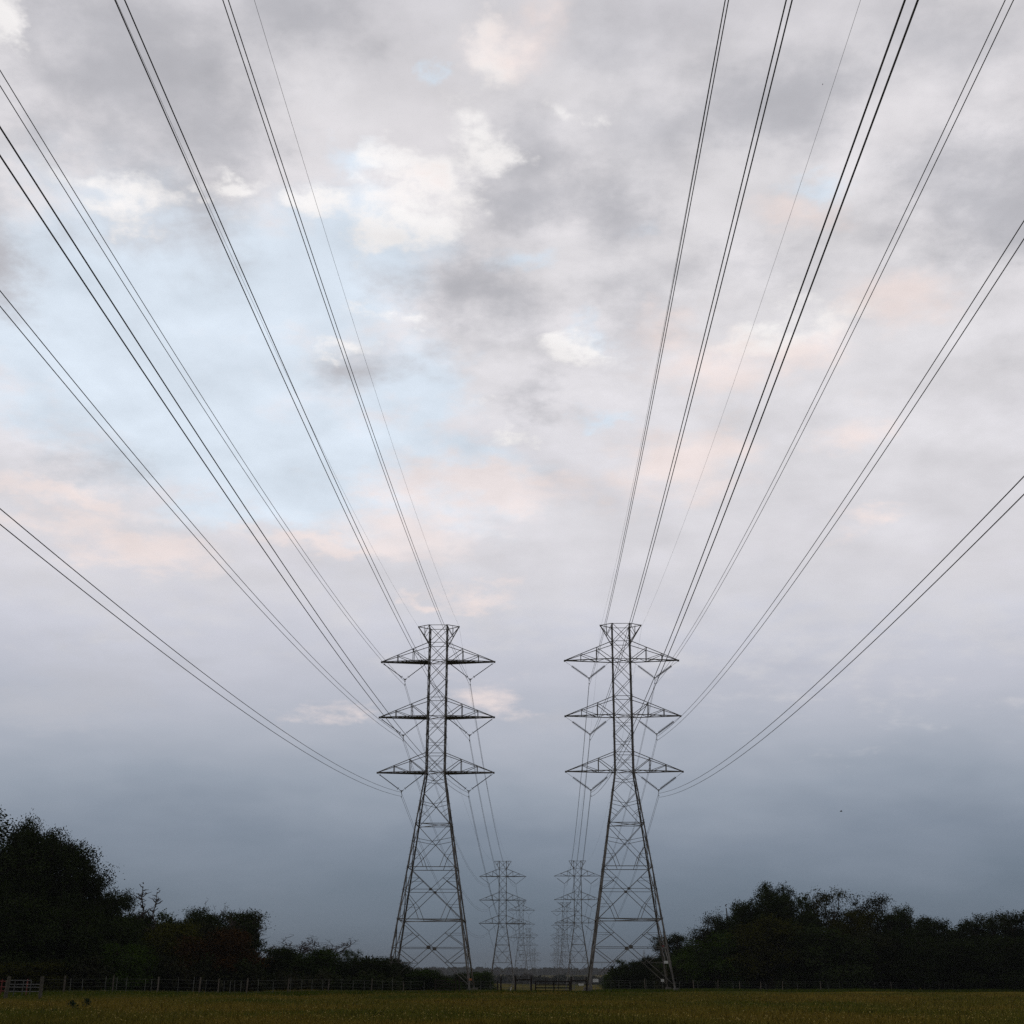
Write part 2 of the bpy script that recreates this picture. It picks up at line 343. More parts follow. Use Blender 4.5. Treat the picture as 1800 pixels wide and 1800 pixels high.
def make_pylon(kind, plates):
    root = empty('transmission_tower')
    st = MT['steel']
    for sx in (-1, 1):
        for sy in (-1, 1):
            m = MB(); zz = [0., 7.7, 13.6, 18.67, 24.95]
            for z0, z1, w in ((-.3, 7.7, .18), (7.7, 13.6, .165), (13.6, 24.95, .15), (24.95, 34, .125), (34, TOP, .105)):
                angle_bar(m, (sx*half(z0), sy*half(z0), z0), (sx*half(z1), sy*half(z1), z1), w, .03, -sx, -sy)
            z = 3.
            while z < 42:
                h = half(z); m.bar((sx*h, sy*h, z), (sx*(h+.17), sy*h, z), .022); z += .8
            m.build('leg', st, root)
            f = MB(); h = half(0)
            f.tube([(sx*h, sy*h, -.4), (sx*h, sy*h, .22)], [.38, .34], 14); f.build('footing', MT['conc'], root)
    lo, cg, gs = MB(), MB(), None
    def X(mb, k, z0, z1, w): 
        mb.bar(fp(k, -.97, z0), fp(k, .97, z1), w, w*.6); mb.bar(fp(k, .97, z0)+Vector((0, 0, .0)), fp(k, -.97, z1), w*.98, w*.58)
    def H(mb, k, z, w, s0=-1, s1=1): mb.bar(fp(k, s0, z), fp(k, s1, z), w, w*.6)
    def onx(z, z0, z1):
        """position across the face of a diagonal running from the corner at z0 to the opposite one at z1"""
        t = (z-z0)/(z1-z0); return -(half(z0)*(1-t)-half(z1)*t)/half(z)
    for k in range(4):
        X(lo, k, .6, 7.7, .105); X(lo, k, 7.7, 13.6, .095); X(lo, k, 13.6, 18.67, .085); X(lo, k, 18.67, 22.6, .08); X(lo, k, 22.6, 24.95, .075)
        for z, w in ((18.67, .11), (13.6, .12), (11.04, .085), (7.7, .14), (4.6, .09)): H(lo, k, z, w)
        for s in (-1, 1):
            # redundant members of the big leg panels
            for z0, zc, z1 in ((7.7, 11.04, 13.6),):
                zu = zc+1.27; su = abs(onx(zu, z0, z1)); H(lo, k, zu, .055, s*su, s); lo.bar(fp(k, s*su, zu), fp(k, s, zc), .055)
            for z0, zc, z1 in ((7.7, 11.04, 13.6), (13.6, 16.53, 18.67)):
                zm = (z0+zc)/2-.05; sm = abs(onx(zm, z0, z1))
                lo.bar(fp(k, s, zc-.1), fp(k, s*sm, zm), .05); lo.bar(fp(k, s*sm, zm), fp(k, s*.34, z0), .05); H(lo, k, zm, .05, s*sm, s)
            for zt, zc in ((17.0, 16.53), (21.35, 20.94), (24.0, 23.75)):
                lo.bar(fp(k, s, zt), fp(k, 0, zc), .05)
            zm = 19.9; sm = abs(onx(zm, 18.67, 22.6)); lo.bar(fp(k, s, 20.5), fp(k, s*sm, zm), .045)
            zu = 6.15; su = abs(onx(zu, .6, 7.7)); H(lo, k, zu, .055, s*su, s); lo.bar(fp(k, s*su, zu), fp(k, s, 4.6), .06)
            zl = 2.95; sl = abs(onx(zl, .6, 7.7)); H(lo, k, zl, .065, s*sl, s); lo.bar(fp(k, s*sl, zl), fp(k, s, 4.6), .065)
        lv = [24.95, 27.15, 29.45, 31.75, 34.05, 36.4, 38.75, 41.0, TOP]
        for a, b in zip(lv[:-1], lv[1:]): X(cg, k, a, b, .088)
        for z in (24.95, 27.15, 31.75, 34.05, 38.75, 41.0, TOP-.05): H(cg, k, z, .085)
        for z in (26.05, 28.3, 30.6): H(cg, k, z+.12, .05)
    for z in (18.67, 7.7, 24.95, 31.75, 38.75):   # plan bracing
        h = half(z)*.97; tgt = lo if z < 24 else cg
        tgt.bar((-h, -h, z+.06), (h, h, z+.06), .07); tgt.bar((-h, h, z-.06), (h, -h, z-.06), .07)
    for k in range(4):
        c = fp(k, 0, 4.6); lo.box(c, .45 if k % 2 == 0 else .03, .03 if k % 2 == 0 else .45, .4)
        c = fp(k, 0, 11.04); lo.box(c, .34 if k % 2 == 0 else .03, .03 if k % 2 == 0 else .34, .28)
    lo.build('lower_bracing', st, root); cg.build('cage_bracing', st, root)
    for z in ARMS:
        for s in (-1, 1):
            m = MB(); h = half(z); tip = Vector((s*WA, 0, z))
            for sy in (-1, 1):
                b0 = Vector((s*h, sy*h, z)); t0 = Vector((s*h, sy*h, z+RISE)); tp = tip+Vector((0, sy*.09, .03))
                m.bar(b0, tp-Vector((0, 0, .03)), .10); m.bar(t0, tp, .075)
                B = lambda t: b0.lerp(tp, t); T = lambda t: t0.lerp(tp, t)
                for t in (1/3, 2/3): m.bar(B(t), T(t), .075)
                m.bar(T(1/3), B(0), .07); m.bar(T(2/3), B(1/3), .06)
            q = [0, .17, .34, .5, .67, .84]
            for i in range(5):
                a = Vector((s*h, -h, z)).lerp(tip, q[i]); b = Vector((s*h, h, z)).lerp(tip, q[i+1])
                a2 = Vector((s*h, h, z)).lerp(tip, q[i]); m.bar(a if i % 2 else a2, b if i % 2 else Vector((s*h, -h, z)).lerp(tip, q[i+1]), .05)
            for t in (1/3, 2/3):
                a = Vector((s*h, -h, z)).lerp(tip, t); a2 = Vector((s*h, h, z)).lerp(tip, t); m.bar(a, a2, .06)
                a = Vector((s*h, -h, z+RISE)).lerp(tip, t); a2 = Vector((s*h, h, z+RISE)).lerp(tip, t); m.bar(a, a2, .06)
            m.box(tip+Vector((s*.05, 0, -.03)), .22, .26, .2)
            arm = m.build('crossarm', st, root)
            if plates:
                p = MB(); e = .97
                for zo in (-.075, -.115): p.v += [(s*(h+.05), -h*e, z+zo), (s*(h+.05), h*e, z+zo), (s*(WA-.15), .07, z+zo), (s*(WA-.15), -.07, z+zo)]
                p.f += [(0, 1, 2, 3), (7, 6, 5, 4), (0, 4, 5, 1), (1, 5, 6, 2), (2, 6, 7, 3), (3, 7, 4, 0)]
                p.build('guard_panel', MT['dsteel'], arm)
            yk = Vector((s*4.1, 0, z-2.25))
            for end in (Vector((s*(WA-.05), 0, z-.15)), Vector((s*1.35, 0, z-.12))):
                i_ = MB(); d = (end-yk).normalized(); string(end, yk+d*.2, kind, i_)
                i_.build('insulator', MT['poly' if kind == 'polymer' else 'porc'], root, smooth=False)
            y_ = MB(); y_.add([yk+Vector(c) for c in ((-.26, -.015, .1), (.26, -.015, .1), (0, -.015, -.12), (-.26, .015, .1), (.26, .015, .1), (0, .015, -.12))],
                              [(0, 2, 1), (3, 4, 5), (0, 1, 4, 3), (1, 2, 5, 4), (2, 0, 3, 5)])
            y_.bar(yk, yk-Vector((0, 0, .68)), .035); y_.box(yk-Vector((0, 0, .19)), .09, .3, .09); y_.box(yk-Vector((0, 0, .68)), .09, .3, .09)
            y_.build('yoke', st, root)
    for s in (-1, 1):
        m = MB(); h = half(TOP); tip = Vector((s*2.59, 0, TOP))
        for sy in (-1, 1):
            a = Vector((s*h, sy*h, TOP-.03)); b = Vector((s*h, sy*h, 41.0))
            m.bar(a, tip, .075); m.bar(b, tip, .085); m.bar(Vector((s*h, sy*h, TOP-.1)).lerp(tip, .45), b.lerp(tip, .45), .05); m.bar(b.lerp(tip, .45), a, .05)
        m.box(tip, .12, .14, .14); m.bar(tip, tip-Vector((0, 0, .2)), .04)
        m.build('earth_wire_arm', st, root)
    return root
LX, RX = -13.5, 9.53
YT = [160, 415, 715, 1000, 1405]
ZT = [0, -8.35, -4.7, -9.2, -15.7]
ZTR = [.12, -8.2, -5.3, -9.3, -15.9]
tl = make_pylon('polymer', True); tr = make_pylon('porcelain', False)
ordL = ['nearest of the left line, solid crossarm undersides, thin insulators', 'second tower along the left power line, its feet hidden by the fence',
        'third tower along the left power line, just right of the second', 'fourth tower along the left power line, faded by haze', 'farthest and faintest tower of the left power line']
ordR = ['nearest of the right line, open crossarms, thick insulator strings', 'second tower along the right power line, left of the big one',
        'third tower along the right power line, partly behind the second', 'fourth tower along the right power line, faded by haze', 'farthest and faintest tower of the right power line']
for i in range(5):
    for proto, X0, zz, labs, grp in ((tl, LX, ZT, ordL, 'towers of the left power line'), (tr, RX, ZTR, ordR, 'towers of the right power line')):
        o = proto if i == 0 else copy_tree(proto)
        o.location = (X0, YT[i], zz[i]); tag(o, 'grey lattice pylon, '+labs[i], 'pylon', grp)
        if i: o.rotation_euler = (0, 0, R(random.uniform(-1, 1)))
def plate(name, parent, u, v, Y, w, h, mat):
    p = at(u, v, Y); m = MB(); m.box((p.x-parent.location.x, p.y-parent.location.y, p.z-parent.location.z), w, .05, h); return m.build(name, mat, parent)
plate('warning_plate', tr, 1170.7, 1691.3, 155.2, .46, .30, MT['white'])
plate('marker_plate', tr, 1165.5, 1663, 155.2, .22, .2, MT['red'])
plate('junction_box', tr, 1039, 1692, 154.9, .3, .34, MT['dsteel'])
plate('warning_plate', tl, 826.7, 1721.8, 155.0, .34, .22, MT['orange'])

# ------------------------------------------------------------------ conductors
GRP = {('L', 0): (.105912, .411892e-3), ('R', 0): (.116683, .461080e-3), ('L', 1): (.110602, .434215e-3), ('R', 1): (.101124, .394907e-3)}
WIRES = [('L', -1, 3, -16.084, 41.66, -.012), ('L', 1, 3, -10.914, 41.662, -.055), ('R', -1, 3, 7.062, 41.78, .028), ('R', 1, 3, 12.241, 41.727, .017),
 ('L', -1, 2, -17.643, 34.661, .084), ('L', -1, 1, -17.637, 27.79, .076), ('L', -1, 0, -17.626, 20.962, -.002), ('L', 1, 2, -9.435, 34.646, .057), ('L', 1, 1, -9.435, 27.791, .085), ('L', 1, 0, -9.442, 20.908, .136),
 ('R', -1, 2, 5.424, 34.52, .010), ('R', -1, 1, 5.406, 27.659, .005), ('R', -1, 0, 5.383, 20.909, -.007), ('R', 1, 2, 13.635, 34.603, -.05), ('R', 1, 1, 13.624, 27.701, -.068), ('R', 1, 0, 13.607, 20.838, -.052)]
def wire_pts(side, lev, X, z, kx, dz):
    b, c = GRP[(side, 1 if lev == 3 else 0)]
    pts = []
    for Y in np.linspace(-96, 160, 90):
        T = Y-160; pts.append((X+kx*.01*T, Y, z+CAMH-dz+b*T+c*T*T))
    zz = ZT if side == 'L' else ZTR
    for i in range(4):
        z0, z1 = z+CAMH-dz+zz[i]-zz[0], z+CAMH-dz+zz[i+1]-zz[0]; S = YT[i+1]-YT[i]
        for t in np.linspace(0, 1, 30)[1:]:
            pts.append((X, YT[i]+t*S, z0+(z1-z0)*t-.42e-3*S*S*t*(1-t)))
    return pts
LV = ['bottom', 'middle', 'top']
for side, sg, lev, X, z, kx in WIRES:
    sn = {'L': 'left', 'R': 'right'}[side]; an = {-1: 'left', 1: 'right'}[sg]
    if lev == 3:
        m = MB(); m.tube(wire_pts(side, lev, X, z, kx, 0), .0075, 5)
        tag(m.build('earth_wire', MT['swire']), f'thin single earth wire on the {an} tip of the {sn} towers\' heads', 'earth wire', 'thin earth wires along the tower tops')
    else:
        e = empty('conductor_pair', (X, 160, 0), label=f'pair of black power cables under the {an} {LV[lev]} crossarm of the {sn} towers', cat='power line', group='paired power cables between the pylons')
        for dz in (0, .48):
            m = MB(); m.tube([(p[0]-X, p[1]-160, p[2]) for p in wire_pts(side, lev, X, z, kx, dz)], .0175, 6); m.build('cable', MT['wire'], e)

# ------------------------------------------------------------------ trees
def quads(cent, size, flat=.0):
    """randomly turned little leaf quads at the given centres"""
    n = len(cent); a = RNG.normal(size=(n, 3)); a /= np.linalg.norm(a, axis=1)[:, None]
    b = RNG.normal(size=(n, 3)); b -= (a*b).sum(1)[:, None]*a; b /= np.linalg.norm(b, axis=1)[:, None]
    s = size*RNG.uniform(.6, 1.4, n)[:, None]
    a *= s*.5; b *= s*.32
    return np.stack([cent-a, cent-b*.9, cent+a, cent+b], 1).reshape(-1, 3)
def limb(m, p, q, r0, r1, wob=.12, n=5):
    p, q = Vector(p), Vector(q); L = (q-p).length; pts = []
    for i in range(n+1):
        t = i/n; j = Vector((random.gauss(0, 1), random.gauss(0, 1), random.gauss(0, .6)))*L*wob*math.sin(math.pi*t)*.4
        pts.append(p.lerp(q, t)+j)
    m.tube(pts, [r0+(r1-r0)*i/n for i in range(n+1)], 6)
    return pts
def proto_tree(name, H, Wd, nl, ncl, leaf, spread=.6, seed=1, trunk=.28, mat='leaf_dark', upright=0., low=.25, twigs=0):
    random.seed(seed); root = empty(name)
    tm = MB(); lobes = []
    tt = limb(tm, (0, 0, -.2), (random.uniform(-.4, .4), random.uniform(-.4, .4), H*.5), trunk, trunk*.5, .1)
    for i in range(nl):
        a = 2*math.pi*(i+random.uniform(-.3, .3))/nl*2.4; t = (i+.5)/nl
        z = H*(low+(.93-low)*t); env = math.sqrt(max(.05, 1-((z/H-.52)/.52)**2))
        r = Wd/2*env*random.uniform(.4, .70)
        lr = Wd*random.uniform(.15, .25)*(1.05-.35*t)
        lobes.append((Vector((r*math.cos(a), r*math.sin(a), min(z, H-lr*.75))), lr))
    lobes.append((Vector((random.uniform(-.3, .3), 0, H*.66)), Wd*.24)); lobes.append((Vector((0, 0, H*.42)), Wd*.26))
    lobes.append((Vector((random.uniform(-.1, .1)*Wd, 0, H-Wd*.13)), Wd*.15))
    C = []
    for c, lr in lobes:
        base = tt[random.choice([2, 3, 4])]
        pp = limb(tm, base, c, trunk*.35, .04, .2)
        for _ in range(5):
            d = Vector((random.gauss(0, 1), random.gauss(0, 1), random.gauss(.3, .8))).normalized()
            limb(tm, pp[random.choice([3, 4, 5])], c+d*lr*.95, .045, .012, .2, 3)
        k = int(ncl*lr*lr/(Wd*.2)**2/len(lobes))
        for _ in range(k):
            d = Vector((random.gauss(0, 1), random.gauss(0, 1), random.gauss(.12, .85))).normalized()
            C.append(c+d*lr*(random.random()**.45)*random.uniform(.85, 1.06))
    for _ in range(twigs):
        c, lr = random.choice(lobes[-3:]+lobes[-6:-3]); a = c; b = a+Vector((random.gauss(0, .6), random.gauss(0, .3), lr+random.uniform(.4, 1.0)))
        p = limb(tm, a, b, .06, .02, .3, 5)
        for __ in range(4):
            q = random.choice(p[2:]); limb(tm, q, q+Vector((random.gauss(0, .5), random.gauss(0, .3), random.uniform(.1, .7))), .022, .008, .3, 3)
    C = np.array(C); nleaf = leaf[0]
    off = RNG.normal(size=(len(C), nleaf, 3))*np.array([1, 1, .75])*leaf[2]*RNG.uniform(.6, 1.3, (len(C), 1, 1))
    P = (C[:, None, :]+off).reshape(-1, 3); P[:, 2] = np.abs(P[:, 2])
    tm.build('trunk', MT['bark'], root)
    cr_ = np_mesh('crown', quads(P, leaf[1]), 4, MT[mat], root)
    # measured size, so that trees can be set to a height
    root['H'] = float(np.percentile(P[:, 2], 99.7)); root['W'] = float(np.percentile(P[:, 0], 99)-np.percentile(P[:, 0], 1))
    return root
def proto_dead(name, H, seed, spread=1.):
    random.seed(seed); root = empty(name); m = MB()
    t = limb(m, (0, 0, -.2), (random.uniform(-.3, .3), 0, H), .16, .035, .05, 9); br = MB()
    for i in range(44):
        q = Vector(random.choice(t[4:10]))+Vector((0, 0, random.uniform(-.5, .4))); k = (H-q.z)/H
        a = random.uniform(0, 6.28); L = (.5+2.2*k)*spread*random.uniform(.6, 1.1)
        e = q+Vector((math.cos(a)*L, math.sin(a)*L, L*random.uniform(.1, .9)))
        p = limb(br, q, e, .06, .022, .25, 4)
        for _ in range(5):
            s = random.choice(p[1:]); limb(br, s, s+Vector((random.gauss(0, .35), random.gauss(0, .3), random.uniform(0, .5)))*L*.5, .03, .013, .3, 3)
    m.build('trunk', MT['deadbark'], root); br.build('branches', MT['deadbark'], root)
    root['H'] = H; root['W'] = 3.*spread
    return root
def proto_spread(name, H, seed):
    random.seed(seed); root = empty(name); m, br = MB(), MB()
    t = limb(m, (0, 0, -.2), (random.uniform(-.3, .3), 0, H*.62), .15, .07, .06, 6)
    for i in range(8):
        q = random.choice(t[4:]); a = 2*math.pi*i/8+random.uniform(-.3, .3); e = q+Vector((math.cos(a)*1.9, math.sin(a)*1.2, (H-q.z)*random.uniform(.45, 1.)))
        p = limb(br, q, e, .075, .022, .35, 6)
        for _ in range(9):
            s = random.choice(p[2:]); e2 = s+Vector((random.gauss(0, .6), random.gauss(0, .4), random.uniform(.1, .9)))
            p2 = limb(br, s, e2, .03, .014, .35, 4)
            for __ in range(3):
                z = random.choice(p2[1:]); limb(br, z, z+Vector((random.gauss(0, .3), random.gauss(0, .2), random.uniform(0, .35))), .018, .010, .3, 3)
    m.build('trunk', MT['deadbark'], root); br.build('branches', MT['deadbark'], root)
    root['H'] = H; root['W'] = 4.2
    return root
PR = {}
PR['oak1'] = proto_tree('oak_tree', 13, 11, 14, 1150, (58, .165, .34), seed=3)
PR['oak2'] = proto_tree('oak_tree', 11, 10, 13, 1050, (58, .165, .34), seed=14)
PR['oak3'] = proto_tree('oak_tree', 10, 8.5, 12, 850, (54, .165, .33), seed=25, twigs=1)
PR['feather'] = proto_tree('elm_tree', 11, 7, 13, 650, (40, .15, .38), seed=36)
PR['open'] = proto_tree('open_oak_tree', 11, 9, 15, 560, (48, .15, .30), seed=47)
PR['bush1'] = proto_tree('bushy_tree', 6.5, 7, 9, 800, (46, .15, .32), seed=58, trunk=.16, low=.12)
PR['bush2'] = proto_tree('bushy_tree', 6, 8, 10, 850, (46, .15, .32), seed=69, trunk=.15, low=.10)
PR['cedar'] = proto_tree('cedar_tree', 8, 4.2, 10, 360, (26, .20, .32), seed=80, trunk=.16, low=.1)
PR['dead1'] = proto_dead('dead_tree', 11, 91); PR['dead2'] = proto_spread('dead_tree', 8, 92); PR['snag'] = proto_dead('dead_tree', 11, 95, .25)
used = set()
CATS = {'oak1': 'tree', 'oak2': 'tree', 'oak3': 'tree', 'feather': 'tree', 'open': 'tree', 'bush1': 'tree', 'bush2': 'bush', 'cedar': 'tree', 'dead1': 'dead tree', 'dead2': 'dead tree', 'snag': 'dead tree'}
def tree(kind, u, v, Y, wpx, mat, label, group='trees behind the fence'):
    p = PR[kind]; o = p if kind not in used else copy_tree(p); used.add(kind)
    top = at(u, v, Y); z0 = gh(top.x, Y)-.1; H = top.z-z0; Wm = wpx*Y/F*1.06
    s = H/p['H']; w = Wm/p['W']
    o.location = (top.x, Y, z0); o.rotation_euler = (0, 0, random.uniform(-.5, .5)+random.choice([0, math.pi])); o.scale = (w, w, s)
    tag(o, label, CATS[kind], group)
    for ch in o.children:
        if ch.name.startswith('crown') and mat:
            ch.material_slots[0].link = 'OBJECT'; ch.material_slots[0].material = MT[mat]
    for k in ('H', 'W'):
        if o is not p and k in o: del o[k]
    return o
random.seed(5)
TREES = [
 # kind, u, v(top), Y, width px, material, label
 ('oak1', -8, 1430, 122, 250, 'leaf_dark', 'tallest dark oak at the left edge of the picture'),
 ('oak2', 84, 1464, 126, 150, 'leaf_dark', 'big dark oak with a small tuft on top, right of the edge oak'),
 ('oak3', 108, 1484, 124, 110, 'leaf_dark', 'dark oak whose crown overhangs the feathery elm on the left'),
 ('oak2', 38, 1446, 121, 120, 'leaf_dark', 'dark oak closing the gap right of the tallest edge oak'),
 ('oak3', 168, 1540, 126, 85, 'leaf_dark', 'dark oak stepping down below the feathery elm on the left'),
 ('feather', 62, 1447, 130, 70, 'leaf_grey', 'thin loose tree top rising behind the two big left oaks'),
 ('feather', 142, 1512, 128, 110, 'leaf_grey', 'feathery grey-green elm leaning out beside the big left oaks'),
 ('oak2', 190, 1568, 131, 115, 'leaf_dark', 'dark oak at the foot of the long slope of tree tops on the left'),
 ('dead1', 256, 1558, 130, 50, None, 'bare dead tree with a straight spire, left of its twin spire'),
 ('dead1', 272, 1568, 131, 44, None, 'bare dead tree with a shorter forked spire beside the taller one'),
 ('dead2', 228, 1588, 134, 50, None, 'low bare tangle of twigs left of the two dead spires'),
 ('bush1', 262, 1606, 132, 85, 'leaf_mid', 'leafy green tree growing in front of the two dead spires'),
 ('cedar', 288, 1603, 134, 36, 'leaf_mid', 'narrow bright green tree right of the dead spires'),
 ('oak2', 345, 1599, 137, 110, 'leaf_dark', 'round domed dark oak behind the rust coloured tree'),
 ('oak3', 412, 1602, 138, 100, 'leaf_dark', 'dark oak with bare twigs on top, right of the domed oak'),
 ('dead2', 435, 1612, 135, 60, None, 'bare crooked branches at the right end of the tall left wood'),
 ('dead2', 375, 1592, 140, 40, None, 'short bare snag poking out between the two rounded oaks'),
 ('bush1', 393, 1634, 121, 125, 'leaf_rust', 'rust brown round tree in front of the left wood'),
 ('bush2', 305, 1622, 128, 95, 'leaf_olive', 'olive green bushy tree below the dead spires'),
 ('bush1', 210, 1612, 121, 110, 'leaf_dark', 'dark bushy tree in the lower left wood behind a pale post'),
 ('bush1', 60, 1580, 116, 150, 'leaf_dark', 'broad dark bushy tree behind the pipe gate'),
 ('bush2', 140, 1600, 118, 110, 'leaf_dark', 'dark rounded bushy tree between the pipe gate and the first pale post'),
 ('bush2', 50, 1690, 113, 130, 'leaf_olive', 'low olive green bush just behind the pipe gate'),
 ('bush2', 222, 1660, 117, 90, 'leaf_mid', 'low bright green bush low in the left wood'),
 ('cedar', 478, 1668, 150, 60, 'leaf_dark', 'small dark tree filling the notch right of the tall left wood'),
 ('bush1', 510, 1666, 150, 90, 'leaf_dark', 'low dark tree under the left one of two bare twiggy crowns'),
 ('dead2', 513, 1650, 154, 85, None, 'bare spreading dead tree above the low hedge, left one'),
 ('dead2', 572, 1652, 154, 85, None, 'bare spreading dead tree above the low hedge, right one'),
 ('bush1', 560, 1668, 150, 80, 'leaf_mid', 'low green tree under the right one of two bare twiggy crowns'),
 ('open', 610, 1669, 155, 48, 'leaf_mid', 'small umbrella topped tree standing out of the low hedge'),
 ('bush2', 648, 1684, 152, 85, 'leaf_dark', 'low dark bush left of the left pylon\'s feet'),
 ('bush1', 695, 1684, 166, 60, 'leaf_dark', 'dark bush seen between the left legs of the left pylon'),
 ('bush2', 735, 1704, 168, 90, 'leaf_mid', 'green bush sloping down under the left pylon'),
 ('bush2', 775, 1720, 170, 60, 'leaf_mid', 'lowest green bush at the end of the hedge under the left pylon'),
 ('bush1', 806, 1711, 200, 52, 'leaf_dark', 'round dark bush at the left pylon\'s right leg'),
 ('bush2', 842, 1708, 205, 52, 'leaf_mid', 'round green bush just right of the left pylon\'s legs'),
 ('cedar', 1090, 1687, 205, 26, 'leaf_mid', 'pointed cedar at the left end of the right wood'),
 ('bush2', 1085, 1706, 200, 44, 'leaf_mid', 'low bush at the foot of the pointed cedar'),
 ('bush1', 1118, 1690, 200, 55, 'leaf_dark', 'small dark tree under the right pylon'),
 ('bush1', 1147, 1682, 195, 60, 'leaf_dark', 'small rounded tree inside the right pylon\'s right leg'),
 ('oak3', 1186, 1644, 190, 72, 'leaf_dark', 'rounded oak beside the right pylon\'s right leg'),
 ('feather', 1250, 1607, 187, 80, 'leaf_grey', 'feathery thin-topped elm at the rising edge of the right wood'),
 ('snag', 1280, 1596, 188, 16, None, 'thin bare snag leaning beside the feathery elm'),
 ('oak2', 1305, 1588, 184, 90, 'leaf_dark', 'dark oak left of and below the tallest crown on the right'),
 ('oak1', 1344, 1555, 184, 100, 'leaf_dark', 'tallest dark oak of the right wood with a square top'),
 ('oak2', 1385, 1578, 182, 90, 'leaf_dark', 'dark oak on the right shoulder of the tallest crown'),
 ('open', 1452, 1566, 190, 92, 'leaf_olive', 'loose oak with sky holes, second high crown of the right wood'),
 ('cedar', 1410, 1577, 188, 34, 'leaf_mid', 'narrow green tree between the tallest and second high crown'),
 ('open', 1541, 1575, 188, 84, 'leaf_grey', 'rounded grey-green oak with open twiggy crown, third high crown'),
 ('oak3', 1498, 1600, 186, 70, 'leaf_olive', 'lower oak filling the dip between two open crowns'),
 ('oak2', 1585, 1597, 184, 90, 'leaf_dark', 'dark oak sloping down right of the open crowns'),
 ('oak3', 1632, 1613, 185, 70, 'leaf_dark', 'last dark oak before the dip in the right wood'),
 ('bush1', 1676, 1632, 190, 90, 'leaf_dark', 'low tree in the dip of the right wood'),
 ('oak2', 1727, 1610, 186, 100, 'leaf_dark', 'broad dark oak right of the dip'),
 ('feather', 1768, 1606, 190, 60, 'leaf_grey', 'thin topped tree near the right edge'),
 ('oak3', 1803, 1602, 184, 80, 'leaf_dark', 'dark oak cut by the right edge of the picture'),
 ('bush1', 1345, 1612, 174, 120, 'leaf_olive', 'broad olive tree in front of the tallest right oak'),
 ('bush1', 1262, 1640, 175, 100, 'leaf_mid', 'green rounded tree low in front of the feathery elm'),
 ('bush2', 1440, 1632, 173, 130, 'leaf_dark', 'broad dark tree in front of the second high crown'),
 ('bush1', 1520, 1640, 175, 110, 'leaf_grey', 'grey-green rounded tree in front of the third high crown'),
 ('bush2', 1600, 1645, 174, 120, 'leaf_dark', 'dark low tree in front of the sloping oaks'),
 ('bush1', 1695, 1655, 176, 110, 'leaf_dark', 'dark low tree in front of the dip'),
 ('bush2', 1782, 1650, 174, 110, 'leaf_dark', 'dark low tree in front at the right edge'),
 ('bush2', 1212, 1672, 182, 80, 'leaf_mid', 'low green bush right of the right pylon\'s legs'),
]
for t in TREES: tree(*t)

# undergrowth: continuous leaf mass that closes the woods at the bottom
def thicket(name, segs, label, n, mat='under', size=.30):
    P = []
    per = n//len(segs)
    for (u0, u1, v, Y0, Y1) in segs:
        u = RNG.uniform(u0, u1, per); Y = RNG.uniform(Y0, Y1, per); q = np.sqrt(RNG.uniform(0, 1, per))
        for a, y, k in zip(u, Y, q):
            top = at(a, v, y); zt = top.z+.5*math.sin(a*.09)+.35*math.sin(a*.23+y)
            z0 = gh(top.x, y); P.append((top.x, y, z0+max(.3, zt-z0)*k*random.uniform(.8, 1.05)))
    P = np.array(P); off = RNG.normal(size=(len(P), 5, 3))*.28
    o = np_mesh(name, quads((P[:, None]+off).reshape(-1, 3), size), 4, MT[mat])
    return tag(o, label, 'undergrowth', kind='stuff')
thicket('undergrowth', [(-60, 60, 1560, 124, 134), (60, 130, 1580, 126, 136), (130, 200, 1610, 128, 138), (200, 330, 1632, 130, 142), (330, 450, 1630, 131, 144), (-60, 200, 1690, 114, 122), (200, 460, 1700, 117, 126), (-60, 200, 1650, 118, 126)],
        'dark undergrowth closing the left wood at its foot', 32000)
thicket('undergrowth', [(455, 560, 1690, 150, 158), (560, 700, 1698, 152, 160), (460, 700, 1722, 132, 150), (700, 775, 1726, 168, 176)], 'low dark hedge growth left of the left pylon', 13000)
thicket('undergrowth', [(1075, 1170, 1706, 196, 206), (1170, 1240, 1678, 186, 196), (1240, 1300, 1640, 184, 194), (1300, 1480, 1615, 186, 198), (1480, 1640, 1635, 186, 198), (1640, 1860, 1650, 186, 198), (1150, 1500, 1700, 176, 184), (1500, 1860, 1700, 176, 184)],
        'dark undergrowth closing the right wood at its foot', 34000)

# far woodland, many small leaf masses per picture element
def woodland(name, x0, x1, Y0, Y1, hh, n, size, label, mat='far'):
    cx = RNG.uniform(x0, x1, n//60); cy = RNG.uniform(Y0, Y1, n//60); P = []
    for x, y in zip(cx, cy):
        h = hh*random.uniform(.65, 1.1); z0 = gh(x, y); r = hh*.55
        d = RNG.normal(size=(60, 3)); d /= np.linalg.norm(d, axis=1)[:, None]; rr = RNG.uniform(.4, 1, (60, 1))**.5
        q = d*rr*np.array([r, r, h*.55])+np.array([x, y, z0+h*.5]); P.append(q)
    P = np.concatenate(P); P[:, 2] = np.maximum(P[:, 2], gz(Y0)-3)
    return tag(np_mesh(name, quads(P, size), 4, MT[mat]), label, 'woodland', kind='stuff')
woodland('far_woodland', -190, 190, 862, 900, 6.0, 36000, 2.2, 'grey line of far trees beyond the open strip')
woodland('far_woodland', -900, 900, 2450, 2640, 11.5, 60000, 6.5, 'blue-green wooded ridge on the horizon')
woodland('far_woodland', -330, -22, 500, 560, 7.0, 20000, 1.6, 'dim woodland edge left of the cleared strip')
woodland('far_woodland', 34, 330, 480, 540, 8.0, 20000, 1.6, 'dim woodland edge right of the cleared strip')

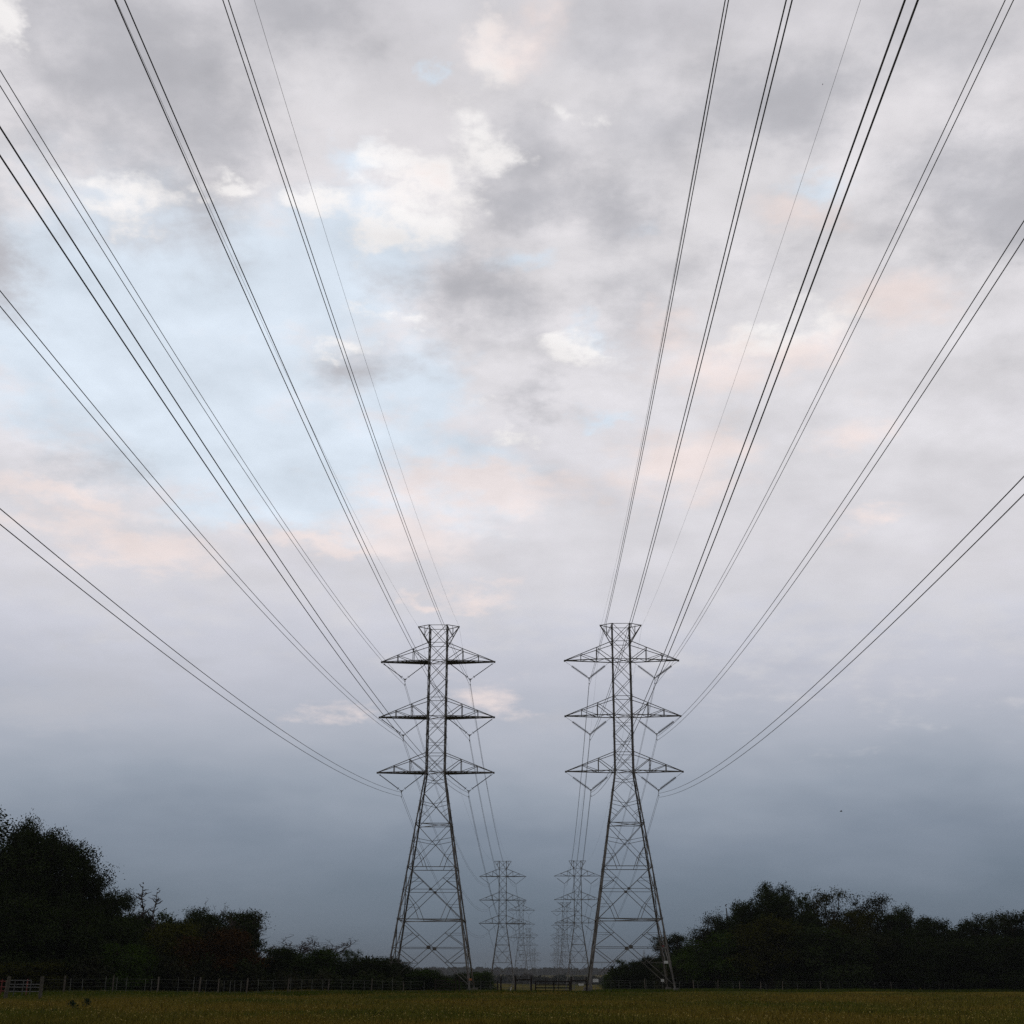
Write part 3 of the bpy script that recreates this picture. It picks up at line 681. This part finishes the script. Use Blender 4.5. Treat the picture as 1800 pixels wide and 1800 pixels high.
# ------------------------------------------------------------------ fences
def wood_post(x, y, h, r, lean=(0, 0), mat='wood', parent=None, name='wooden_post'):
    z = gh(x, y); m = MB(); n = 5; pts = []
    for i in range(n+1):
        t = i/n; pts.append((x+lean[0]*t*h+.02*math.sin(x*7+t*5), y+lean[1]*t*h, z-.2+(h+.2)*t))
    m.tube(pts, [r*(1.08-.16*i/n) for i in range(n+1)], 9); return m.build(name, MT[mat], parent)
def t_post(x, y, h, parent, lean=0.):
    z = gh(x, y); m = MB(); m.bar((x, y, z-.2), (x+lean*h, y, z+h), .045, .03); return m.build('steel_post', MT['tpost'], parent)
def strands(fn, us, heights, parent, r=.006):
    for hz in heights:
        m = MB(); pts = [Vector(fn(u))+Vector((0, 0, gh(*fn(u)[:2])+hz-fn(u)[2])) for u in us]; m.tube(pts, r, 4); m.build('wire_strand', MT['swire'], parent)
def lineY(u, pts): return float(np.interp(u, [p[0] for p in pts], [p[1] for p in pts]))
def gpos(u, Y):
    p = at(u, 1740, Y); return (p.x, Y, gh(p.x, Y))
# left fence
LF = [(0, 104), (110, 107), (430, 109), (520, 113), (700, 122), (880, 127)]
fl = empty('wire_fence', gpos(300, 108), label='wire fence with pale crooked posts along the foot of the left wood', cat='fence')
def world_parent(o, par):
    o.parent = par; o.matrix_parent_inverse = Matrix.Translation(-Vector(par.location))
def kids(lst, par):
    for o in lst: world_parent(o, par)
L_ = []
for u, h, r, ln in ((111, 1.42, .075, .06), (276, 1.35, .06, .05), (351, 1.4, .07, -.01), (434, 1.35, .06, .0), (506, 1.3, .055, .03), (197, 1.45, .05, .05), (382, 1.3, .05, .07), (577, 1.2, .05, .02), (651, 1.35, .045, .12), (708, 1.1, .05, .05)):
    x, y, z = gpos(u, lineY(u, LF)); L_.append(wood_post(x, y, h, r, (ln, 0)))
for u in (123, 144, 184, 204, 221, 254, 265, 312, 339, 361, 393, 404, 412, 423, 453, 480, 510, 530, 548, 567, 600, 620, 640, 672, 690, 722, 745):
    x, y, z = gpos(u, lineY(u, LF)+random.uniform(0, 2.5)); L_.append(t_post(x, y, random.uniform(1.1, 1.4), None, random.uniform(-.02, .03)))
for hz in (.3, .6, .9, 1.15):
    m = MB(); m.tube([(*gpos(u, lineY(u, LF))[:2], gpos(u, lineY(u, LF))[2]+hz) for u in range(80, 765, 30)], .006, 4); L_.append(m.build('wire_strand', MT['tpost']))
kids(L_, fl)
# right fence
RF = [(1040, 140), (1160, 158), (1300, 166), (1500, 168), (1800, 176), (1850, 178)]
fr = empty('wire_fence', gpos(1500, 168), label='wire fence with thin pale posts along the foot of the right wood', cat='fence')
L_ = []
for u, h, mt in ((1219.5, 1.25, 'w'), (1227, 1.1, 't'), (1259, 1.2, 't'), (1262.5, 1.3, 'w'), (1289, 1.1, 't'), (1300.6, 1.2, 'w'), (1337.7, 1.2, 'w'), (1347, 1.0, 't'), (1376, 1.25, 'w'), (1402, 1.1, 't'),
                 (1443, 1.2, 'w'), (1456, 1, 't'), (1476, 1.25, 't'), (1481, 1, 't'), (1506, 1.2, 't'), (1538, 1.15, 't'), (1553, .9, 't'), (1567, 1.2, 'w'), (1576, .9, 't'), (1597, 1.2, 't'), (1608, .9, 't'), (1625, 1.2, 'w'), (1635, .9, 't'),
                 (1651, 1.1, 'w'), (1661, .9, 't'), (1676, 1.15, 't'), (1686, .9, 't'), (1701, 1.15, 't'), (1711, .9, 't'), (1726, 1.15, 'w'), (1748, 1.2, 'w'), (1769, 1.1, 't'), (1782, .9, 't'), (1792, 1.1, 'w'),
                 (1074, 1.2, 't'), (1088, 1.2, 't'), (1108, 1.1, 't'), (1134, 1.4, 'w'), (1137, 1.3, 't'), (1150, 1.1, 't'), (1195, 1.1, 't')):
    x, y, z = gpos(u, lineY(u, RF)); L_.append(wood_post(x, y, h, .05, (random.uniform(-.02, .02), 0)) if mt == 'w' else t_post(x, y, h, None))
for hz in (.35, .65, .95, 1.15):
    m = MB(); m.tube([(*gpos(u, lineY(u, RF))[:2], gpos(u, lineY(u, RF))[2]+hz) for u in range(1050, 1850, 40)], .006, 4); L_.append(m.build('wire_strand', MT['tpost']))
kids(L_, fr)
# middle: dark post-and-rail braces, a dark gate and wire
YM = 127.
def mid_fence():
    e = empty('brace_fence', gpos(920, YM), label='dark wooden fence brace with one top rail, left of the dark central gate', cat='fence')
    e2 = empty('brace_fence', gpos(1017, YM), label='dark wooden fence brace with one top rail at the right pylon\'s left leg', cat='fence')
    for par, (a, b) in ((e, (905.8, 934)), (e2, (1004, 1031))):
        L = []
        for u in (a, b):
            x, y, z = gpos(u, YM); L.append(wood_post(x, y, 1.56, .085, mat='dwood'))
        xa, xb = gpos(a, YM)[0], gpos(b, YM)[0]; m = MB(); z = gh(xa, YM)
        m.tube([(xa, YM, z+1.22), (xb, YM, z+1.24)], .06, 8); L.append(m.build('top_rail', MT['dwood']))
        kids(L, par)
    # gate
    gt = empty('farm_gate', gpos(972, YM+1), label='dark five-bar farm gate in the middle of the field fence', cat='gate')
    xa, xb = gpos(941.3, YM+1)[0], gpos(1001.5, YM+1)[0]; z = gh(xa, YM); L = []
    for hz in (.3, .55, .8, 1.1):
        m = MB(); m.bar((xa, YM+1, z+hz), (xb, YM+1, z+hz), .03, .09 if hz < 1 else .11); L.append(m.build('rail', MT['dwood']))
    for u in (941.3, 973.6, 1001.5):
        x = gpos(u, YM+1)[0]; m = MB(); m.box((x, YM+.96, z+.68), .12, .05, 1.0); L.append(m.build('upright', MT['dwood']))
    kids(L, gt)
    gt2 = empty('farm_gate', gpos(783, YM), label='dark wooden gate panel between the legs of the left pylon', cat='gate')
    xa, xb = gpos(765, YM)[0], gpos(801, YM)[0]; z = gh(xa, YM); L = []
    for hz in (.35, .62, .88, 1.15):
        m = MB(); m.bar((xa, YM, z+hz), (xb, YM, z+hz), .03, .10); L.append(m.build('rail', MT['dwood']))
    for x in (xa, xb):
        m = MB(); m.box((x, YM-.04, z+.7), .13, .05, 1.25); L.append(m.build('upright', MT['dwood']))
    kids(L, gt2)
    fm = empty('wire_fence', gpos(860, YM+.5), label='wire fence section with dark posts right of the left pylon', cat='fence')
    L = []
    for u, h in ((807, 1.5), (880.7, 1.45), (874.5, 1.1)):
        x, y, z = gpos(u, YM+.5); L.append(wood_post(x, y, h, .075, mat='dwood'))
    for u in (825, 845, 862, 895, 919):
        x, y, z = gpos(u, YM+.5); L.append(t_post(x, y, 1.2, None))
    for hz in (.3, .55, .8, 1.05):
        m = MB(); m.tube([(*gpos(u, YM+.5)[:2], gpos(u, YM+.5)[2]+hz) for u in range(804, 940, 12)], .008, 4); L.append(m.build('wire_strand', MT['tpost']))
    kids(L, fm)
    p = MB(); a = gpos(896.5, YM-1); b = at(898.7, 1735.5, YM-1); p.tube([a, b], [.04, .035], 7)
    tag(p.build('stake', MT['white']), 'short pale stake leaning in the grass below the second left pylon', 'stake')
    for u, v, lab in ((959, 1722, 'thin dark pole standing behind the left half of the dark gate'), (981.7, 1722, 'thin dark pole standing behind the right half of the dark gate')):
        x, y, z = gpos(u, YM+6); tp = at(u, v-2, YM+6); m = MB(); m.tube([(x, y, z-.2), (x, y, tp.z)], .035, 7); tag(m.build('pole', MT['dwood']), lab, 'pole', 'thin poles behind the dark gate')
mid_fence()
def sign(u, v, Y, w, h, label, up=.035):
    e = empty('sign', gpos(u, Y), label=label, cat='sign'); p = at(u, v, Y); z = gh(p.x, Y)
    m = MB(); m.box((p.x, Y-.05, p.z), w, .02, h); a = m.build('sign_board', MT['white'])
    m = MB(); m.bar((p.x, Y, z-.2), (p.x, Y, p.z+h/2), .05); b = m.build('post', MT['tpost']); kids([a, b], e)
sign(1047, 1723.6, 134, .56, .30, 'wide white sign board on a post by the right pylon\'s left leg')
sign(1164.6, 1723.4, 157, .36, .30, 'small pale sign on a thin post inside the right pylon\'s right leg')
p = at(1021.7, 1730.2, 420); 
tk = empty('stock_trailer', (p.x, 420, gz(420)), label='small white trailer parked in the far field beyond the right fence brace', cat='trailer')
zt = p.z
m = MB(); m.box((p.x, 420, zt), 1.5, 3.2, .8); b1 = m.build('body', MT['white'])
w = MB()
for sx in (-1, 1): w.tube([(p.x+sx*.78, 420, zt-.55), (p.x+sx*.9, 420, zt-.55)], .33, 14)
b2 = w.build('wheel', MT['dwood']); kids([b1, b2], tk)

# corral gate at the left edge
YG = 91.
g1 = empty('pipe_gate', gpos(40, YG+6), label='silver pipe gate panel between two thick leaning posts at the left edge', cat='gate')
L_ = []; a = at(18, 1723, YG+6); b = at(54.4, 1724, YG+6); zg = gh(a.x, YG+6)
def ztop(v, Y=YG+6): return at(36, v, Y).z
for v in (1723.5, 1730.5, 1735.5, 1743):
    m = MB(); m.tube([(a.x, YG+6, ztop(v)), (b.x if v < 1730 else at(72, v, YG+6).x, YG+6, ztop(v))], .03, 7); L_.append(m.build('rail', MT['tube']))
for u in (26, 41, 54.4):
    x = at(u, 1735, YG+6).x; x2 = at(u-2.6, 1751, YG+6).x; m = MB(); m.tube([(x, YG+5.95, ztop(1722)), (x2, YG+5.95, zg)], .03, 7); L_.append(m.build('upright', MT['tube']))
kids(L_, g1)
g2 = empty('pipe_gate', gpos(-5, YG+9), label='rusty red pipe panel half behind the leftmost thick post', cat='gate')
L_ = []
for v in (1725, 1735, 1742):
    m = MB(); m.tube([(at(-40, v, YG+9).x, YG+9, at(0, v, YG+9).z), (at(13, v, YG+9).x, YG+9, at(0, v, YG+9).z)], .035, 7); L_.append(m.build('rail', MT['red']))
for u in (-30, 3, 13):
    x = at(u, 1735, YG+9).x; m = MB(); m.tube([(x, YG+8.95, at(0, 1721, YG+9).z), (x, YG+8.95, gh(x, YG+9))], .035, 7); L_.append(m.build('upright', MT['red']))
kids(L_, g2)
m = MB(); tp = at(49, 1721, YG+7.5); m.tube([(tp.x, YG+7.5, gh(tp.x, YG+7.5)), (tp.x, YG+7.5, tp.z)], .04, 7)
tag(m.build('fence_pole', MT['red']), 'red steel pole just behind the silver pipe gate', 'pole')
for (ut, vt), (ub, vb), lab in (((16.9, 1716.5), (8.2, 1760), 'thick grey leaning post left of the silver pipe gate'), ((75, 1716.5), (69.6, 1759), 'thick grey leaning post right of the silver pipe gate'), ):
    a = at(ub, vb, YG); b = at(ut, vt, YG); m = MB(); a.z = gh(a.x, YG)-.15
    m.tube([a.lerp(b, t) for t in (0, .3, .6, 1)], [.13, .125, .12, .115], 12)
    tag(m.build('gate_post', MT['gwood']), lab, 'post', 'gate posts at the left edge')
a = at(7, 1758, YG); b = at(12, 1723, YG); a.z = gh(a.x, YG)-.1; m = MB(); m.tube([a, a.lerp(b, .5), b], .05, 8)
tag(m.build('fence_post', MT['wood']), 'thin pale leaning post left of the thick left gate post', 'post')

# distant masts
def mast(u, v, Y, w, label, lattice):
    t = at(u, v, Y); x = t.x; z0 = gz(Y)-2; m = MB()
    if lattice:
        for sx in (-1, 1):
            for sy in (-1, 1): m.bar((x+sx*w, Y+sy*w, z0), (x+sx*w*.7, Y+sy*w*.7, t.z), .28)
        z = z0; k = 1
        while z < t.z-3: m.bar((x-k*w, Y-w, z), (x+k*w, Y-w, z+3), .2); z += 3; k = -k
    else: m.tube([(x, Y, z0), (x, Y, t.z)], [w, w*.5], 6)
    tag(m.build('radio_mast', MT['steel']), label, 'mast')
mast(1132, 1670, 1500, 1.1, 'distant lattice mast seen through the right pylon', True)
mast(853, 1692, 1300, .3, 'distant thin pole left of the second left pylon', False)
mast(1058, 1694, 1300, .3, 'distant thin pole above the wide white sign', False)

# ------------------------------------------------------------------ grass and weeds
n = 230000
Y = 44+(132-44)*RNG.uniform(0, 1, n)**1.25; hw = Y*.43+2
X = RNG.uniform(-1, 1, n)*hw
clump = .5+.5*np.sin(X*.9+2*np.sin(Y*.5))*np.sin(Y*.7+1.5*np.sin(X*.4))
H = RNG.uniform(.10, .30, n)*(.55+.8*clump)+(RNG.uniform(0, 1, n) > .97)*RNG.uniform(.05, .25, n); Wd = RNG.uniform(.012, .03, n)*(1+Y/110)
Z = np.array([gh(a, b) for a, b in zip(X, Y)]); an = RNG.uniform(0, math.pi, n); lx = RNG.normal(0, .10, n); ly = RNG.normal(0, .10, n)
c, s = np.cos(an)*Wd, np.sin(an)*Wd
def blades(X, Y, Z, H, c, s, lx, ly):
    T = np.empty((len(X), 3, 3)); T[:, 0] = np.stack([X-c, Y-s, Z-.02], 1); T[:, 1] = np.stack([X+c, Y+s, Z-.02], 1); T[:, 2] = np.stack([X+lx, Y+ly, Z+H], 1)
    return T.reshape(-1, 3)
tag(np_mesh('grass', blades(X, Y, Z, H, c, s, lx, ly), 3, MT['grass']), 'olive and brown pasture grass across the foreground', 'grass', kind='stuff')
# greener taller strip at the fence lines
n = 60000
U = RNG.uniform(-60, 1860, n); Yv = np.where(U < 760, np.interp(U, [p[0] for p in LF], [p[1] for p in LF])-RNG.uniform(-4, 9, n)**1, np.where(U < 1040, 127-RNG.uniform(-3, 6, n), np.interp(U, [p[0] for p in RF], [p[1] for p in RF])-RNG.uniform(-3, 8, n)))
Xv = np.array([at(a, 1740, b).x for a, b in zip(U, Yv)]); Zv = np.array([gh(a, b) for a, b in zip(Xv, Yv)])
Hv = RNG.uniform(.15, .42, n); Wv = RNG.uniform(.02, .04, n); an = RNG.uniform(0, math.pi, n)
tag(np_mesh('verge_grass', blades(Xv, Yv, Zv, Hv, np.cos(an)*Wv, np.sin(an)*Wv, RNG.normal(0, .1, n), RNG.normal(0, .1, n)), 3, MT['vgrass']), 'greener rough grass along the fences', 'grass', kind='stuff')
n = 4200
Yf = 46+70*RNG.uniform(0, 1, n)**1.6; Xf = RNG.uniform(-1, 1, n)*(Yf*.42); Zf = np.array([gh(a, b) for a, b in zip(Xf, Yf)])+RNG.uniform(.16, .40, n)
P = np.stack([Xf, Yf, Zf], 1); P = np.repeat(P, 3, 0)+RNG.normal(0, .006, (n*3, 3))
tag(np_mesh('wildflowers', quads(P, .042), 4, MT['flower']), 'pale seed heads and small flowers scattered in the pasture', 'wildflowers', kind='stuff')
def weed(u, vt, vb, w, label):
    ang = azel(u, vb)[1]; Yw = CAMH/math.tan(math.radians(-ang)); b = at(u, vb, Yw); t = at(u, vt, Yw); z0 = gh(b.x, Yw); h = t.z-z0
    e = empty('weed', (b.x, Yw, z0), label=label, cat='weed', group='dark weeds in the left foreground'); m = MB(); P = []
    for _ in range(3 if w > .1 else 1):
        q = (random.gauss(0, w*.3), random.gauss(0, w*.3), h*random.uniform(.8, 1)); limb(m, (0, 0, -.03), q, .012, .004, .1, 4)
        for i in range(60 if w > .1 else 14):
            k = random.random(); P.append((q[0]*k+random.gauss(0, w*.35*(1.15-k)), q[1]*k+random.gauss(0, w*.3), q[2]*k))
    m.build('stem', MT['weed'], e); np_mesh('foliage', quads(np.array(P), .09), 4, MT['weed'], e)
weed(129.5, 1758, 1781, .42, 'bushy dark weed, left one of the two tall clumps')
weed(151, 1752, 1777, .42, 'bushy dark weed with a thin top, right one of the two tall clumps')
weed(86.5, 1760, 1777, .08, 'slender upright dark weed left of the bushy ones')
weed(75.5, 1772, 1786, .08, 'short slender weed, leftmost of the dark weeds')
weed(98, 1774, 1783, .5, 'low flat dark weed patch between slender and bushy weeds')
weed(228, 1763, 1772, .2, 'small dark weed alone right of the tall clumps')

# ------------------------------------------------------------------ birds
def bird(u, v, Y, span, label):
    p = at(u, v, Y); m = MB(); m.tube([p+Vector((-.22*span, 0, 0)), p+Vector((-.1*span, 0, .01)), p+Vector((.1*span, 0, 0)), p+Vector((.22*span, 0, -.01))], [.01*span, .07*span, .06*span, .01*span], 8)
    e = empty('bird', p, label=label, cat='bird', group='birds high in the sky'); b = m.build('body', MT['dsteel']); w = MB()
    for s in (-1, 1):
        w.add([p+Vector(q)*span for q in ((-.08, 0, .02), (.1, 0, .02), (.04, s*.5, .10), (-.06, s*.35, .14))]+[p+Vector(q)*span for q in ((-.08, 0, .04), (.1, 0, .04), (.04, s*.5, .105), (-.06, s*.35, .15))],
              [(0, 1, 2, 3), (7, 6, 5, 4), (0, 4, 5, 1), (1, 5, 6, 2), (2, 6, 7, 3), (3, 7, 4, 0)])
    b2 = w.build('wings', MT['dsteel']); kids([b, b2], e)
bird(1478.5, 1426.3, 90, .42, 'tiny bird in flight over the right wood')
bird(1446, 148.5, 70, .18, 'tiny dark bird high up near the top right')

# ------------------------------------------------------------------ haze
hm = bpy.data.materials.new('haze'); hm.use_nodes = True; t = hm.node_tree; t.nodes.clear()
pv = t.nodes.new('ShaderNodeVolumePrincipled'); pv.inputs['Color'].default_value = (.44, .46, .48, 1); pv.inputs['Density'].default_value = .00016; pv.inputs['Anisotropy'].default_value = 0.
ot = t.nodes.new('ShaderNodeOutputMaterial'); t.links.new(pv.outputs[0], ot.inputs['Volume'])
m = MB(); m.box((0, 2350, 20), 7100, 5400, 90); tag(m.build('haze', hm), 'thin grey-blue evening haze over the fields', 'haze', kind='stuff')
for o in PR.values():
    for k in ('H', 'W'):
        if k in o: del o[k]
